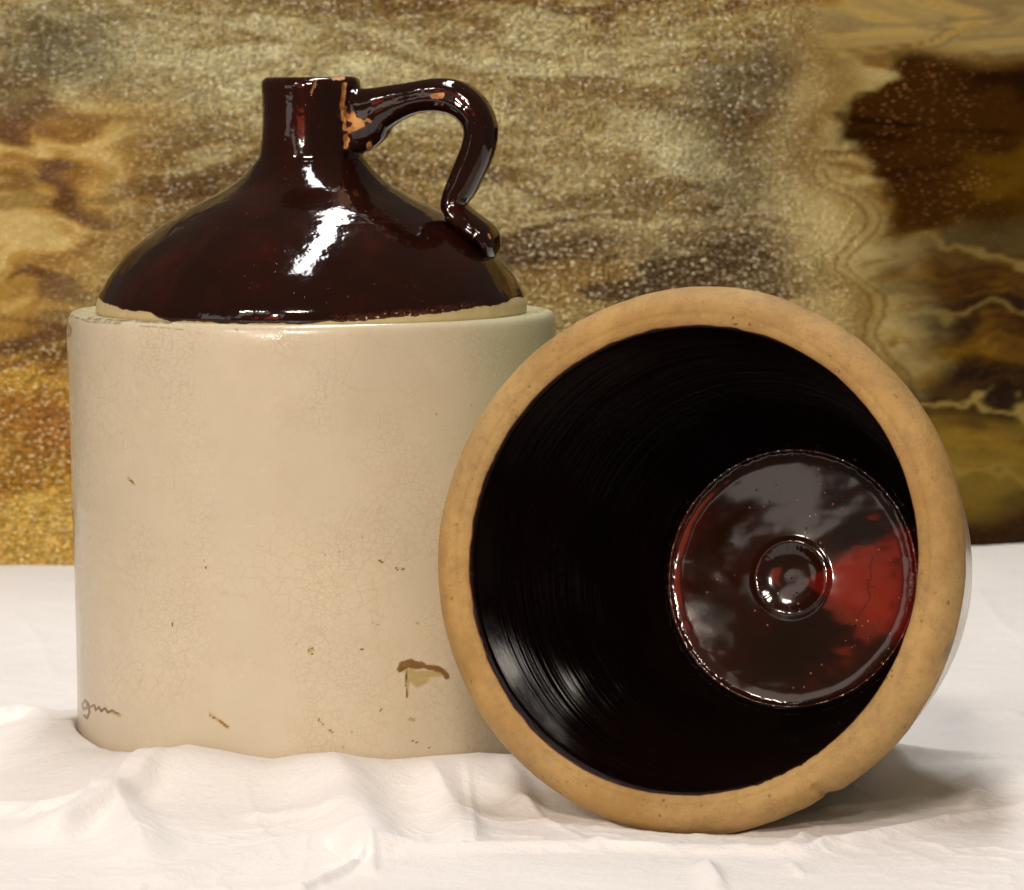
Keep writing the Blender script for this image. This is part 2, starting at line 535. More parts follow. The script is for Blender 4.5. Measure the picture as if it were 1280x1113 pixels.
green = np.clip(0.55 * (Zg > 0.188) * sstep(0.1045, 0.102, rad) + 0.75 * sstep(R(25), R(62), AZ + 0.15 * fbm(AZ * 3, Zg * 30, 8)) * sstep(0.07, 0.19, Zg), 0, 1)
# scratched stains are a hair thicker than the glaze
n_r = np.stack([np.sin(AZ), -np.cos(AZ), 0 * AZ], -1)
P = P + n_r * (0.00025 * np.clip(st - 0.3, 0, 1))[..., None]
grid_mesh('body', P, MAT_BODY, jug, wrap=True, attrs=dict(stain=st, ochre=oc, dirt=dirt, green=green))

# ---- shoulder: brown dome from ledge to foot of the neck
sh = [(0.0915, 0.1915), (0.0926, 0.1935), (RR(120.5), RZ(386)), (RR(122), RZ(376)), (RR(127), RZ(364)), (RR(135), RZ(350)), (RR(147), RZ(333)), (RR(163), RZ(315)), (RR(184), RZ(297)),
      (RR(212), RZ(277)), (RR(241), RZ(259)), (RR(268), RZ(245)), (RR(288), RZ(234)), (RR(303), RZ(222.5)), (RR(313), RZ(212)), (RR(319.5), RZ(203.5)), (RR(321), RZ(201))]
sp = resample(sh, 0.0007)
az = azimuths(560, 140)
P = lathe_grid(sp, az)
AZ = np.broadcast_to(az[None], P.shape[:2]); Zg = P[..., 2]; rad = np.hypot(P[..., 0], P[..., 1])
d = AZ * 180 / math.pi
keys = np.array([-180, -90, -75, -62, -50, -44, -41, -38, -34, -20, 0, 8, 16, 24, 38, 51, 60, 73, 90, 130, 180, 260.])
hts = np.array([4.0, 5.2, 5.4, 3.6, 2.6, 2.3, 0.6, -0.6, -0.8, -1.0, -0.8, 0.2, 0.5, 1.4, 2.6, 4.0, 4.4, 6.4, 5.6, 4.5, 4.2, 5.2]) / 1000
edge_z = 0.1937 + np.interp(d, keys, hts) + 0.0007 * fbm(d / 3.0, d * 0, 21, 4)
bare = np.clip(0.5 + (edge_z - Zg) / 0.0014, 0, 1)
# rough sandy strip just above the edge on the front right
rough = sstep(0.0030, 0.0, np.abs(Zg - edge_z - 0.0012)) * sstep(4, 12, d) * sstep(60, 40, d) * (0.30 + 0.55 * fbm(d * 2.2, Zg * 2500, 33, 3))
bare = np.maximum(bare, np.clip(rough, 0, 1))
thick = 0.0004 * (1 - sstep(0.2, 0.8, bare)) * sstep(0.205, 0.194, Zg)
nrm = np.stack([np.sin(AZ), -np.cos(AZ), 0.3 + 0 * AZ], -1)
dent = 0.0006 * fbm(d / 40 + 3, Zg * 30, 51, 3)
P = P + nrm * (thick + dent * sstep(0.193, 0.205, Zg) * sstep(0.2595, 0.25, Zg))[..., None]
# thrown ridge lines around the dome
P[..., 2] += 0.00006 * np.exp(-((rad - 0.0605) / 0.0011) ** 2) * (np.abs(AZ) < 2.2) - 0.00004 * np.exp(-((rad - 0.0575) / 0.0012) ** 2)
grid_mesh('shoulder', P, MAT_SHOULDER, jug, wrap=True, attrs=dict(bare=bare, chip=bare * 0))

# ---- neck with its open mouth
nk = [(RR(320), RZ(203)), (RR(323.5), RZ(198)), (RR(325.5), RZ(190)), (RR(327), RZ(178)), (RR(328.5), RZ(160)), (RR(329), RZ(140)), (RR(328.5), RZ(118)), (RR(328), RZ(107)),
      (RR(329.5), RZ(101)), (RR(334), RZ(97.3)), (RR(341), RZ(97.0)), (RR(347), RZ(100)), (RR(349.5), RZ(108)), (RR(350), RZ(125)), (RR(350), RZ(185)), (RR(347), RZ(205)), (RR(335), RZ(222))]
npf = resample(nk, 0.0006)
az = azimuths(300, 70)
P = lathe_grid(npf, az)
AZ = np.broadcast_to(az[None], P.shape[:2]); Zg = P[..., 2]; rad = np.hypot(P[..., 0], P[..., 1])
dn = 0.00035 * fbm(AZ * 2.0 + 9, Zg * 22, 81, 3)
nrm = np.stack([np.sin(AZ), -np.cos(AZ), 0 * AZ], -1)
P = P + nrm * dn[..., None]
P[..., 2] += 0.0004 * fbm(AZ * 1.7, AZ * 0, 90, 3) * sstep(0.288, 0.2935, Zg)
px = project(P + np.array([JX, JY, 0]))
outerface = (rad > 0.0175) * (np.abs(AZ) < R(88))
chip = np.zeros(P.shape[:2])
for pts, w in [([(431, 106), (429, 122), (428, 138), (431, 150)], 2.6), ([(433, 140), (438, 146), (444, 156)], 6.5), ([(434, 158), (441, 161), (449, 152)], 5.5),
               ([(446, 147), (452, 156)], 3.5), ([(434, 170), (433, 183)], 3.2), ([(394, 103), (391, 110), (389, 116)], 1.3), ([(417, 98), (429, 98)], 2.0)]:
    chip = np.maximum(chip, stroke_mask(px, pts, w, 0.5, 13) * outerface)
P = P - nrm * (0.0007 * sstep(0.35, 0.8, chip) * (1 + 0.6 * fbm(px[..., 0] / 6, px[..., 1] / 6, 44)))[..., None]
grid_mesh('neck', P, MAT_SHOULDER, jug, wrap=True, attrs=dict(bare=chip, chip=np.ones_like(chip)))

# ---- handle: pulled strap swept along a planar curve
hp = [(432, 149, 47, 8), (448, 148, 46, 10), (462, 144, 39.5, 10.5), (478, 136, 29, 10.5), (498, 128.5, 23.5, 10.2), (522, 122, 20.5, 10.5), (546, 119, 21.5, 10.5), (568, 121.5, 22.5, 10.5), (586, 132, 22, 10.5),
      (598, 148, 21, 10.3), (602, 166, 20.5, 10), (598, 188, 20.5, 9.8), (589, 210, 20, 9.6), (579, 232, 19, 9.3), (570, 250, 16, 9.4), (571, 263, 15.5, 10.5), (582, 274, 15.5, 12), (595, 284, 15.5, 13.5), (606, 292.5, 15, 14), (612, 300, 12, 13.5), (614, 308, 9.5, 12.5), (613, 316, 7.5, 10), (610, 321, 5, 7)]
hp = np.array(hp, float)
hq = resample(hp / np.array([1, 1, 1, 1]), 2.0)
hr = (hq[:, 0] - 390) / 2909; hz = np.array([RZ(v) for v in hq[:, 1]])
hw = hq[:, 2] / 2909; ht = hq[:, 3] / 1000 * 1.0
tan = np.gradient(np.stack([hr, hz], 1), axis=0); tan /= np.linalg.norm(tan, axis=1)[:, None]
nor = np.stack([-tan[:, 1], tan[:, 0]], 1)
HA = R(14)                                     # the handle swings a little towards the camera
hr = hr / math.cos(HA) * 1.0
N = 72
th = np.linspace(0, 2 * math.pi, N, endpoint=False)
ce, se = np.cos(th), np.sin(th)
ce2 = np.sign(ce) * np.abs(ce) ** 0.85; se2 = np.sign(se) * np.abs(se) ** 0.85
rib = 1 - 0.03 * np.exp(-((np.abs(se2) - 0.05) / 0.25) ** 2)   # shallow finger groove along the flat faces
u = hr[:, None] + nor[:, 0][:, None] * hw[:, None] * (ce2 * rib)[None]
v = hz[:, None] + nor[:, 1][:, None] * hw[:, None] * (ce2 * rib)[None]
groove = 1 - 0.045 * np.exp(-((ce2 - 0.15) / 0.22) ** 2) - 0.02 * np.exp(-((ce2 + 0.5) / 0.15) ** 2)
w = ht[:, None] * (se2 * groove)[None]
nn = fbm(np.arange(len(hr))[:, None] / 14.0 + 0 * th[None], np.cos(th)[None] * 1.5 + 0 * hr[:, None], 101, 3)
w = w * (1 + 0.02 * nn)
P = np.stack([u * math.cos(HA) + w * math.sin(HA), -u * math.sin(HA) + w * math.cos(HA), v], -1)
# close the far end
P = np.concatenate([P, np.broadcast_to(P[-1].mean(0), (1, N, 3))], 0)
px = project(P + np.array([JX, JY, 0]))
facing = np.concatenate([w, w[-1:]], 0) < 0
chip = np.zeros(P.shape[:2])
for pts, ww in [([(541, 121), (546, 119), (553, 119)], 2.8), ([(547, 122), (551, 121)], 2.5), ([(462, 181), (464, 190), (461, 193)], 3.2), ([(458, 150), (463, 152)], 1.6),
                ([(611, 294), (613, 298)], 1.6), ([(434, 146), (444, 150), (453, 155)], 3.8), ([(436, 164), (446, 159)], 3.2), ([(440, 141), (444, 145)], 2.2)]:
    chip = np.maximum(chip, stroke_mask(px, pts, ww, 0.5, 14) * facing)
grid_mesh('handle', P, MAT_SHOULDER, jug, wrap=True, attrs=dict(bare=chip, chip=np.ones_like(chip)), flip=True)

# ================================================================== CROCK
CC = np.array([0.0692, 1.8034, 0.1074]); AZC, DIP = R(20.0), R(9.2)
RO, RI, FL, RF = 0.1077, 0.0914, 0.1425, 0.0541
# CROCKFIT
ax = np.array([math.sin(AZC) * math.cos(DIP), math.cos(AZC) * math.cos(DIP), -math.sin(DIP)])
ux = np.cross(ax, [0, 0, 1.0]); ux /= np.linalg.norm(ux)
vx = np.cross(ux, ax)                       # local z up
crock = root('open_crock', tuple(CC), 'wide-mouthed crock lying on its side with bare tan rim and black glazed inside', 'crock')
# children are built in the frame: local X = right, local Y = up across the mouth, local Z = out of the mouth
from mathutils import Matrix
rot = Matrix(((ux[0], vx[0], -ax[0]), (ux[1], vx[1], -ax[1]), (ux[2], vx[2], -ax[2])))
crock.rotation_euler = rot.to_euler()


def crock_grid(prof, n):
    a = np.linspace(0, 2 * math.pi, n, endpoint=False)   # 0 = right, 90 = up
    r = prof[:, 0][:, None]; t = prof[:, 1][:, None]
    return a, np.stack([r * np.cos(a)[None], r * np.sin(a)[None], -t + 0 * a[None]], -1)


def crock_world(P):
    return CC + P[..., 0:1] * ux + P[..., 1:2] * vx - P[..., 2:3] * ax


# rim: rounded bare clay roll
rim = [(RI - 0.0006, 0.0045), (RI - 0.0002, 0.0022), (RI + 0.0012, 0.0004), (RI + 0.0034, -0.0006), (RI + 0.0045, -0.0004), (RI + 0.0060, -0.0011), (RI + 0.0090, -0.0010), (RI + 0.0118, 0.0006),
       (RI + 0.0142, 0.0034), (RO - 0.0006, 0.0066), (RO, 0.0095), (RO - 0.0004, 0.0135), (RO - 0.0018, 0.0185), (RO - 0.0036, 0.0225), (RO - 0.0052, 0.0255), (RO - 0.0060, 0.0285)]
rp = resample(rim, 0.0006)
a, P = crock_grid(rp, 720)
A = np.broadcast_to(a[None], P.shape[:2]); T = -P[..., 2]; rad = np.hypot(P[..., 0], P[..., 1])
ring = fbm(np.cos(A) * 2 + 5, np.sin(A) * 2 + 5, 140, 4)
bumpy = 0.0007 * ring + 0.00025 * fbm(np.cos(A) * 9, np.sin(A) * 9 + T * 40, 150, 3)
# chipped notch on the lower right of the roll
da = (A - R(360 - 58.0)); notch = np.exp(-(da / R(2.6)) ** 2) * sstep(0.1005, 0.1055, rad) * (1 + 0.5 * np.sign(da))
da2 = (A - R(294)); flat = 0.0012 * np.exp(-(da2 / R(11)) ** 2) * sstep(0.099, 0.106, rad)
dr = bumpy * sstep(RI, RI + 0.004, rad) - 0.0016 * notch - flat
k = (rad + dr) / rad
P[..., 0] *= k; P[..., 1] *= k
P[..., 2] += 0.0004 * fbm(np.cos(A) * 3, np.sin(A) * 3 + rad * 30, 160, 4)
jag = 0.0011 * np.clip(fbm(A * 60, rad * 200, 170, 3), 0, 1) * sstep(R(285), R(292), A) * sstep(R(322), R(314), A)
edge = np.clip(0.5 + ((RI + 0.0003 + 0.0012 * np.exp(-((A - R(238)) / R(34)) ** 2) + jag + 0.0003 * fbm(A * 14, A * 0, 171)) - rad) / 0.0010, 0, 1)
da3 = A - R(75)
dirt = np.clip(0.95 * np.exp(-((A - R(72)) / R(8)) ** 2) * sstep(RO - 0.004, RO - 0.001, rad) * (0.4 + 0.9 * fbm(A * 20, rad * 500, 172)), 0, 1)
dirt = np.maximum(dirt, np.clip(0.7 * sstep(RO - 0.003, RO, rad) * (0.1 + 1.2 * fbm(A * 8, rad * 300, 173, 4)), 0, 1))
grid_mesh('rim', P, MAT_RIM, crock, wrap=True, attrs=dict(edge=edge, dirt=dirt), flip=True)

# inside wall
wall = [(RI - 0.0003, 0.0030), (RI - 0.0009, 0.0048), (RI - 0.0010, 0.0075), (RI - 0.0014, 0.012), (RI - 0.0022, 0.022), (RI - 0.0045, 0.042), (RI - 0.0085, 0.066), (RI - 0.0140, 0.090), (RI - 0.0205, 0.112),
        (RI - 0.0275, 0.130), (RI - 0.0335, FL - 0.0048), (RF + 0.0014, FL - 0.0006), (RF + 0.0004, FL + 0.0005), (RF - 0.0004, FL + 0.0006)]
wp = resample(wall, 0.0006)
a, P = crock_grid(wp, 480)
A = np.broadcast_to(a[None], P.shape[:2]); T = -P[..., 2]; rad = np.hypot(P[..., 0], P[..., 1])
amp = sstep(0.012, 0.03, T) * sstep(FL, FL - 0.012, T)
Ts = T + 0.0006 * A / (2 * math.pi) + 0.0008 * np.sin(A + 1)
ridges = 0.00012 * vnoise(Ts * 330, A * 0 + 0.5, 201) + 0.00014 * vnoise(Ts * 900, A * 0.8, 202) + 0.0003 * vnoise(Ts * 90, A * 0 + .3, 203)
k = (rad + ridges * amp + 0.0005 * fbm(np.cos(A) * 1.5 + 3, np.sin(A) * 1.5 + T * 12, 204, 3)) / rad
P[..., 0] *= k; P[..., 1] *= k
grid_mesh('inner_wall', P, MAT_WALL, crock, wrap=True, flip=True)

# floor of the crock
fl = [(RF + 0.0012, FL + 0.0018), (RF + 0.0006, FL + 0.0002), (RF - 0.0001, FL - 0.0009), (RF - 0.0009, FL - 0.0006), (RF - 0.0016, FL - 0.0001), (RF - 0.0030, FL + 0.0002), (RF - 0.0065, FL + 0.0004), (0.036, FL + 0.0000), (0.0180, FL - 0.0013), (0.0158, FL - 0.0021), (0.0147, FL - 0.0021), (0.0112, FL - 0.0012), (0.0085, FL - 0.0008), (0.0045, FL - 0.0006), (0.0004, FL - 0.0006)]
fp = resample(fl, 0.0005)
a, P = crock_grid(fp, 1000)
A = np.broadcast_to(a[None], P.shape[:2]); rad = np.hypot(P[..., 0], P[..., 1])
bead = sstep(RF - 0.0024, RF - 0.0010, rad)
bead2 = np.exp(-((rad - 0.0137) / 0.0022) ** 2)
P[..., 2] += bead2 * 0.00007 * fbm(np.cos(A) * 7, np.sin(A) * 7, 225, 2)
P[..., 2] += bead * (0.00035 * fbm(np.cos(A) * 4, np.sin(A) * 4, 220, 2) + 0.00042 * fbm(np.cos(A) * 21, np.sin(A) * 21, 221, 2))
P[..., 2] += (1 - bead) * 0.00022 * fbm(P[..., 0] * 40 + 4, P[..., 1] * 60, 222, 3)
pw = crock_world(P); px = project(pw)
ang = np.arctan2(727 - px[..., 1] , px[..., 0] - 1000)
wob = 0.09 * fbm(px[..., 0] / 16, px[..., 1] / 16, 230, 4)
painted_red = sstep(R(-38), R(-20), ang + wob) * sstep(R(30), R(25), ang + wob) * sstep(1004, 1016, px[..., 0])  # wedge of red reflection, painted on the glaze
painted_red = np.maximum(0.25 * sstep(0.042, 0.05, rad) * sstep(R(130), R(170), np.abs(np.arctan2(P[..., 1], P[..., 0]))), painted_red)
cz = np.zeros(rad.shape)
for pts, ww in [([(1092, 694), (1087, 708), (1089, 722), (1084, 735), (1088, 748), (1080, 760), (1072, 770), (1070, 776)], 1.3), ([(1084, 735), (1095, 733)], 1.0),
                ([(1022, 616), (1035, 615), (1048, 622), (1060, 630), (1064, 640)], 1.2), ([(1020, 626), (1040, 634), (1054, 648), (1060, 656), (1074, 660)], 1.0), ([(1054, 648), (1050, 664)], 0.8)]:
    cz = np.maximum(cz, stroke_mask(px, pts, ww, 0.8, 25))
grid_mesh('floor', P, MAT_FLOOR, crock, wrap=True, attrs=dict(painted_red=painted_red * 0.55, craze=cz), flip=True)

# outside wall and base
outp = [(RO - 0.0058, 0.0270), (RO - 0.0056, 0.031), (RO - 0.0072, 0.040), (RO - 0.0105, 0.060), (RO - 0.0150, 0.080), (RO - 0.0200, 0.102), (RO - 0.0265, 0.126), (RO - 0.0325, 0.146), (RO - 0.0365, 0.158),
        (RO - 0.0385, 0.1625), (RO - 0.0420, 0.1645), (RO - 0.050, 0.1645), (RO - 0.0525, 0.1630), (0.03, 0.1630), (0.0005, 0.1630)]
op = resample(outp, 0.0015)
a, P = crock_grid(op, 360)
z0 = np.zeros(P.shape[:2])
grid_mesh('outer_wall', P, MAT_BODY, crock, wrap=True, attrs=dict(stain=z0, ochre=z0, dirt=z0, green=z0 + 0.2), flip=False)

# ================================================================== CLOTH
def density(a, b, n, centre, width, gain):
    """grid lines from a to b, closer together round a centre"""
    t = np.linspace(a, b, 4000)
    wgt = 1 + gain * np.exp(-((t - centre) / width) ** 4)
    c = np.cumsum(wgt); c = (c - c[0]) / (c[-1] - c[0])
    return np.interp(np.linspace(0, 1, n), c, t)


xs = density(-0.75, 0.75, 620, 0.0, 0.26, 5)
ys = density(1.35, 2.75, 620, 1.84, 0.24, 5)
X, Y = np.meshgrid(xs, ys)
wx = X + 0.012 * fbm(X * 12, Y * 12, 300, 2); wy = Y + 0.012 * fbm(X * 12 + 7, Y * 12, 310, 2)
Hh = 0.0022 + 0.0020 * fbm(wx * 11, wy * 9, 320, 3)


def ridge(pts, h, s_near, s_far, taper=0.18, z=0.004):
    """soft fold along a line given where it is seen in the photograph"""
    g = [ground(x, y, z) for x, y in pts]
    d, f = seg_dist(wx * 0.35 + X * 0.65, wy * 0.35 + Y * 0.65, g)
    _, f2 = seg_dist(X, Y, g)
    # side: nearer to or farther from the camera than the line
    gx = np.array([p[0] for p in g]); gy = np.array([p[1] for p in g]); o = np.argsort(gx)
    near = sstep(0.004, -0.004, Y - np.interp(X, gx[o], gy[o]))
    s = s_near * near + s_far * (1 - near)
    return 1.45 * h * np.exp(-(d / s) ** 2) * sstep(-0.02, taper, f) * sstep(1.02, 1 - taper, f)


Hh += ridge([(225, 952), (180, 985), (110, 1025), (50, 1055)], 0.0060, 0.006, 0.017)
Hh += ridge([(145, 1000), (165, 1040), (178, 1085)], 0.0040, 0.010, 0.010)
Hh += ridge([(395, 968), (425, 1000), (447, 1040), (462, 1085)], 0.0065, 0.014, 0.014)
Hh += ridge([(520, 962), (560, 1005), (595, 1062)], 0.0035, 0.008, 0.008)
Hh += ridge([(600, 955), (640, 985), (668, 1020)], 0.0030, 0.006, 0.006)
Hh += ridge([(300, 1022), (360, 1018), (420, 1024)], 0.0020, 0.006, 0.012)
Hh += ridge([(-20, 926), (20, 918), (50, 922), (72, 938)], 0.0060, 0.006, 0.014)
Hh += ridge([(-20, 1012), (30, 1012), (70, 1020)], 0.0035, 0.008, 0.02)
Hh += ridge([(150, 1112), (250, 1090), (350, 1062), (420, 1040)], 0.0030, 0.010, 0.016)
Hh += ridge([(880, 1085), (890, 1100), (900, 1130)], 0.0015, 0.004, 0.004)
Hh += ridge([(985, 1075), (1000, 1060), (1015, 1040)], 0.0018, 0.004, 0.004)
Hh += ridge([(1060, 985), (1130, 962), (1200, 952), (1290, 945)], 0.0025, 0.005, 0.010)
Hh += ridge([(1020, 1010), (1090, 1006), (1180, 990)], 0.0018, 0.004, 0.008)
Hh += ridge([(1210, 960), (1225, 985), (1215, 1010)], 0.0015, 0.004, 0.004)
Hh += ridge([(1150, 905), (1210, 890), (1290, 893)], 0.0022, 0.008, 0.014)
# folded-over front layer: everything nearer than this line lies one thickness higher
g = [ground(x, y, 0.003) for x, y in [(-40, 1150), (380, 1120), (440, 1092), (462, 1075), (500, 1072), (640, 1067), (760, 1067), (880, 1071), (1000, 1073), (1060, 1062), (1150, 1045), (1240, 1030), (1330, 1015)]]
gx = np.array([p[0] for p in g]); gy = np.array([p[1] for p in g])
line = np.interp(X, gx, gy) + 0.0012 * fbm(X * 60, X * 0, 330, 3)
dd = line - Y
Hh += 0.0040 * sstep(-0.0012, 0.0022, dd) + 0.0030 * np.exp(-((dd - 0.006) / 0.007) ** 2)
# pressed and pulled creases: thin lines with a soft shoulder
def crease(pts, h, w_=0.0016, z=0.006):
    g_ = [ground(x, y, z) for x, y in pts]
    d_, f_ = seg_dist(X + 0.15 * (wx - X), Y + 0.15 * (wy - Y), g_)
    return h * (np.exp(-(d_ / w_) ** 2) + 0.6 * np.exp(-(d_ / (4 * w_)) ** 2)) * sstep(-0.01, 0.2, f_) * sstep(1.01, 0.8, f_)


for pts, h in [([(50, 1052), (110, 1008), (160, 982), (205, 960), (235, 950)], 0.0012), ([(120, 985), (118, 1000), (112, 1010)], 0.0008), ([(145, 1003), (160, 1030), (176, 1066)], 0.0013),
               ([(400, 1050), (425, 1065), (452, 1085)], -0.0016), ([(455, 1060), (466, 1075), (470, 1096)], 0.0016), ([(305, 985), (320, 1020), (340, 1050)], 0.0006), ([(520, 958), (545, 985), (560, 1000)], 0.0009),
               ([(575, 955), (590, 1000), (598, 1066)], 0.0009), ([(378, 1040), (380, 1060), (376, 1085)], 0.0006), ([(240, 1030), (330, 1028), (400, 1018)], 0.0006), ([(0, 1014), (40, 1012), (60, 1020)], 0.0008),
               ([(172, 1100), (176, 1113)], 0.001), ([(1000, 1073), (1050, 1055), (1060, 1030)], 0.0007), ([(985, 1075), (1004, 1095)], 0.0010), ([(885, 1072), (888, 1090), (905, 1113)], 0.0010),
               ([(1040, 970), (1100, 985), (1180, 975)], 0.0006), ([(1140, 1050), (1200, 1075), (1280, 1080)], 0.0007), ([(700, 1045), (760, 1062), (850, 1066)], 0.0007), ([(640, 990), (690, 1020), (740, 1040)], 0.0009),
               ([(10, 760), (50, 800), (80, 850)], 0.0007), ([(1215, 760), (1250, 790), (1285, 800)], 0.0007), ([(1150, 915), (1220, 905), (1290, 900)], 0.0009)]:
    Hh += crease(pts, h)
# small crumples
cr = 1 - np.abs(fbm(wx * 38, wy * 30, 340, 3)) * 2.2
Hh += 0.0008 * np.clip(cr, 0, 1) ** 4 * sstep(-0.3, 0.4, fbm(X * 9, Y * 9, 350, 2))
cr2 = 1 - np.abs(fbm(wx * 90, wy * 70, 345, 3)) * 2.2
Hh += 0.00018 * np.clip(cr2, 0, 1) ** 2
# cloth gathered round the foot of the jug
rho = np.hypot(X - JX, Y - JY); azj = np.arctan2(X - JX, -(Y - JY)) * 180 / math.pi
wp_ = [(60, 905), (97, 934), (110, 941), (130, 946), (165, 948), (200, 945), (238, 938), (280, 945), (320, 953), (350, 957), (390, 951), (430, 948), (470, 955), (502, 958), (560, 953), (620, 948), (660, 950), (700, 945)]
azk = []; hk = []
for x, y in wp_:
    s = (x - 390) / (2909 * 0.112 * 1.02)
    aa = math.asin(max(-0.999, min(0.999, s)))
    yy = JY - 0.112 * math.cos(aa)
    # height seen at row y at that distance
    z = CAM_H - (y - 60) / F_PX * yy
    azk.append(math.degrees(aa)); hk.append(z)
azk = [-180, -130] + azk + [130, 180]; hk = [0.008, 0.010] + hk + [0.006, 0.008]
zr = np.interp(azj, azk, hk)
ridge_p = np.where(rho < 0.113, sstep(0.0985, 0.1045, rho), np.exp(-((rho - 0.113) / 0.034) ** 2))
Hh = np.where(rho < 0.113, zr * ridge_p, np.maximum(Hh, 0) * sstep(0.106, 0.150, rho) + zr * ridge_p)
Hh = np.where(rho < 0.0990, -0.0008, Hh)
Hh = np.where((rho >= 0.0990) & (rho < 0.1012), np.minimum(Hh, 0.004), Hh)
# rises towards the glass behind
rise = sstep(2.25, 2.62, Y)
Hh += rise * (0.011 + 0.009 * sstep(-0.2, 0.3, X) + 0.0050 * fbm(X * 9, Y * 3, 360, 3) + 0.012 * np.clip(X - 0.20, 0, 0.2))
# the crock presses the cloth down
q = (X - CC[0]) * math.sin(AZC) + (Y - CC[1]) * math.cos(AZC)      # horizontal distance along the axis
sx = (X - CC[0]) * math.cos(AZC) - (Y - CC[1]) * math.sin(AZC)
env = np.full(X.shape, 1.0)
oprof = np.concatenate([rp[rp[:, 0] > RO - 0.006], op[:-2]], 0)
for (rr, tt) in oprof[::3]:
    # lowest point of this hoop at lateral offset sx: hoop tilts by DIP
    hcs = np.sqrt(np.clip(rr * rr - sx * sx, 0, None))
    zz = CC[2] - tt * math.sin(DIP) - hcs * math.cos(DIP)
    qq = tt * math.cos(DIP) - hcs * math.sin(DIP)
    near_h = (np.abs(q - qq) < 0.0032) & (np.abs(sx) < rr)
    env = np.where(near_h, np.minimum(env, zz), env)
# cloth bunched up under the foot of the crock
tail = CC + ax * 0.150
Hh += 0.022 * np.exp(-((X - tail[0]) / 0.05) ** 2 - ((Y - tail[1]) / 0.035) ** 2)
Hh = np.minimum(Hh, env - 0.0006)
Hh = np.maximum(Hh, -0.0012)
cloth = grid_mesh('tablecloth', np.stack([X, Y, Hh], -1), MAT_CLOTH)
cloth['label'] = 'rumpled white cotton cloth spread under the jug and the crock'
cloth['category'] = 'cloth'

# table top under the cloth
M = Mat('wood_table_top')
M.set(Base_Color=M.mix(M.noise(8, 5, vec=M.mapping((1, 8, 1))), (0.16, 0.08, 0.035), (0.25, 0.13, 0.06)), Roughness=0.5)
def box_grid(name, x0, x1, y0, y1, z0, z1, mat, parent=None):
    me = bpy.data.meshes.new(name)
    v = [(x0, y0, z0), (x1, y0, z0), (x1, y1, z0), (x0, y1, z0), (x0, y0, z1), (x1, y0, z1), (x1, y1, z1), (x0, y1, z1)]
    me.from_pydata(v, [], [(3, 2, 1, 0), (4, 5, 6, 7), (0, 1, 5, 4), (1, 2, 6, 5), (2, 3, 7, 6), (3, 0, 4, 7)])
    me.materials.append(mat)
    o = bpy.data.objects.new(name, me); COL.objects.link(o)
    if parent: o.parent = parent
    return o
tb = box_grid('table_surface', -0.76, 0.76, 1.34, 2.80, -0.03, -0.0016, M.m)
tb['kind'] = 'structure'

# ================================================================== GLASS BACKDROP
GY = 2.64
gw, gh = 1.10, 0.56
NX, NZ = 760, 390
gxs = np.linspace(-gw / 2, gw / 2, NX); gzs = np.linspace(0.0, gh, NZ)
GX, GZ = np.meshgrid(gxs, gzs)
pq = project(np.stack([GX, np.full(GX.shape, GY), GZ], -1))
u, v = pq[..., 0], pq[..., 1]
# streaks flow sideways; warp everything with them
w1 = fbm(u / 190, v / 90, 400, 4); w2 = fbm(u / 190 + 31, v / 90 + 7, 410, 4)
uu = u + 75 * w1 + 22 * fbm(u / 45, v / 30, 415, 3); vv = v + 42 * w2 + 12 * fbm(u / 45 + 9, v / 30, 417, 3)


def C(*c):
    return s2l(c)


def lay(base, col, m):
    m = np.clip(m, 0, 1)[..., None]
    return base * (1 - m) + col * m


def blob(cx, cy, rx, ry, ang=0, soft=0.5, U=None, V=None):
    U = uu if U is None else U; V = vv if V is None else V
    c, s = math.cos(R(ang)), math.sin(R(ang))
    x = (U - cx) * c + (V - cy) * s; y = -(U - cx) * s + (V - cy) * c
    d = np.sqrt((x / rx) ** 2 + (y / ry) ** 2)
    return sstep(1 + soft, 1 - soft, d)


def marble(sx, sy, seed, turns, warp=1.0):
    """folded flow of molten glass, 0..1: noise bent by noise bent by noise"""
    ax_, ay_ = u / sx, v / sy
    for k in range(3):
        bx_ = fbm(ax_ * 0.9 + 5 * k, ay_ * 0.9 + 3, seed + 10 * k, 3); by_ = fbm(ax_ * 0.9 + 11, ay_ * 0.9 + 7 * k, seed + 5 + 10 * k, 3)
        ax_, ay_ = ax_ + warp * 0.8 * bx_, ay_ + warp * 0.8 * by_
    n = fbm(ax_, ay_, seed + 50, 4, 0.45)
    return 0.5 + 0.5 * np.sin(turns * n * math.pi + 0.7)


def palette(t, stops):
    xs_ = [a for a, _ in stops]
    cs = np.array([s2l(c) for _, c in stops])
    return np.stack([np.interp(t, xs_, cs[:, i]) for i in range(3)], -1)


m1 = marble(230, 55, 500, 1.8)
col = palette(m1, [(0, (116, 82, 34)), (0.35, (140, 108, 52)), (0.7, (162, 136, 82)), (1, (182, 164, 116))])
# silvery granular sweep from top left to the middle: ceiling-lamp sheen painted into the tint
sweep = np.maximum(blob(330, 90, 420, 95, 8, 0.7), blob(760, 200, 220, 90, 25, 0.8))
col = lay(col, palette(m1, [(0, (172, 148, 94)), (1, (210, 198, 156))]), 0.8 * sweep)
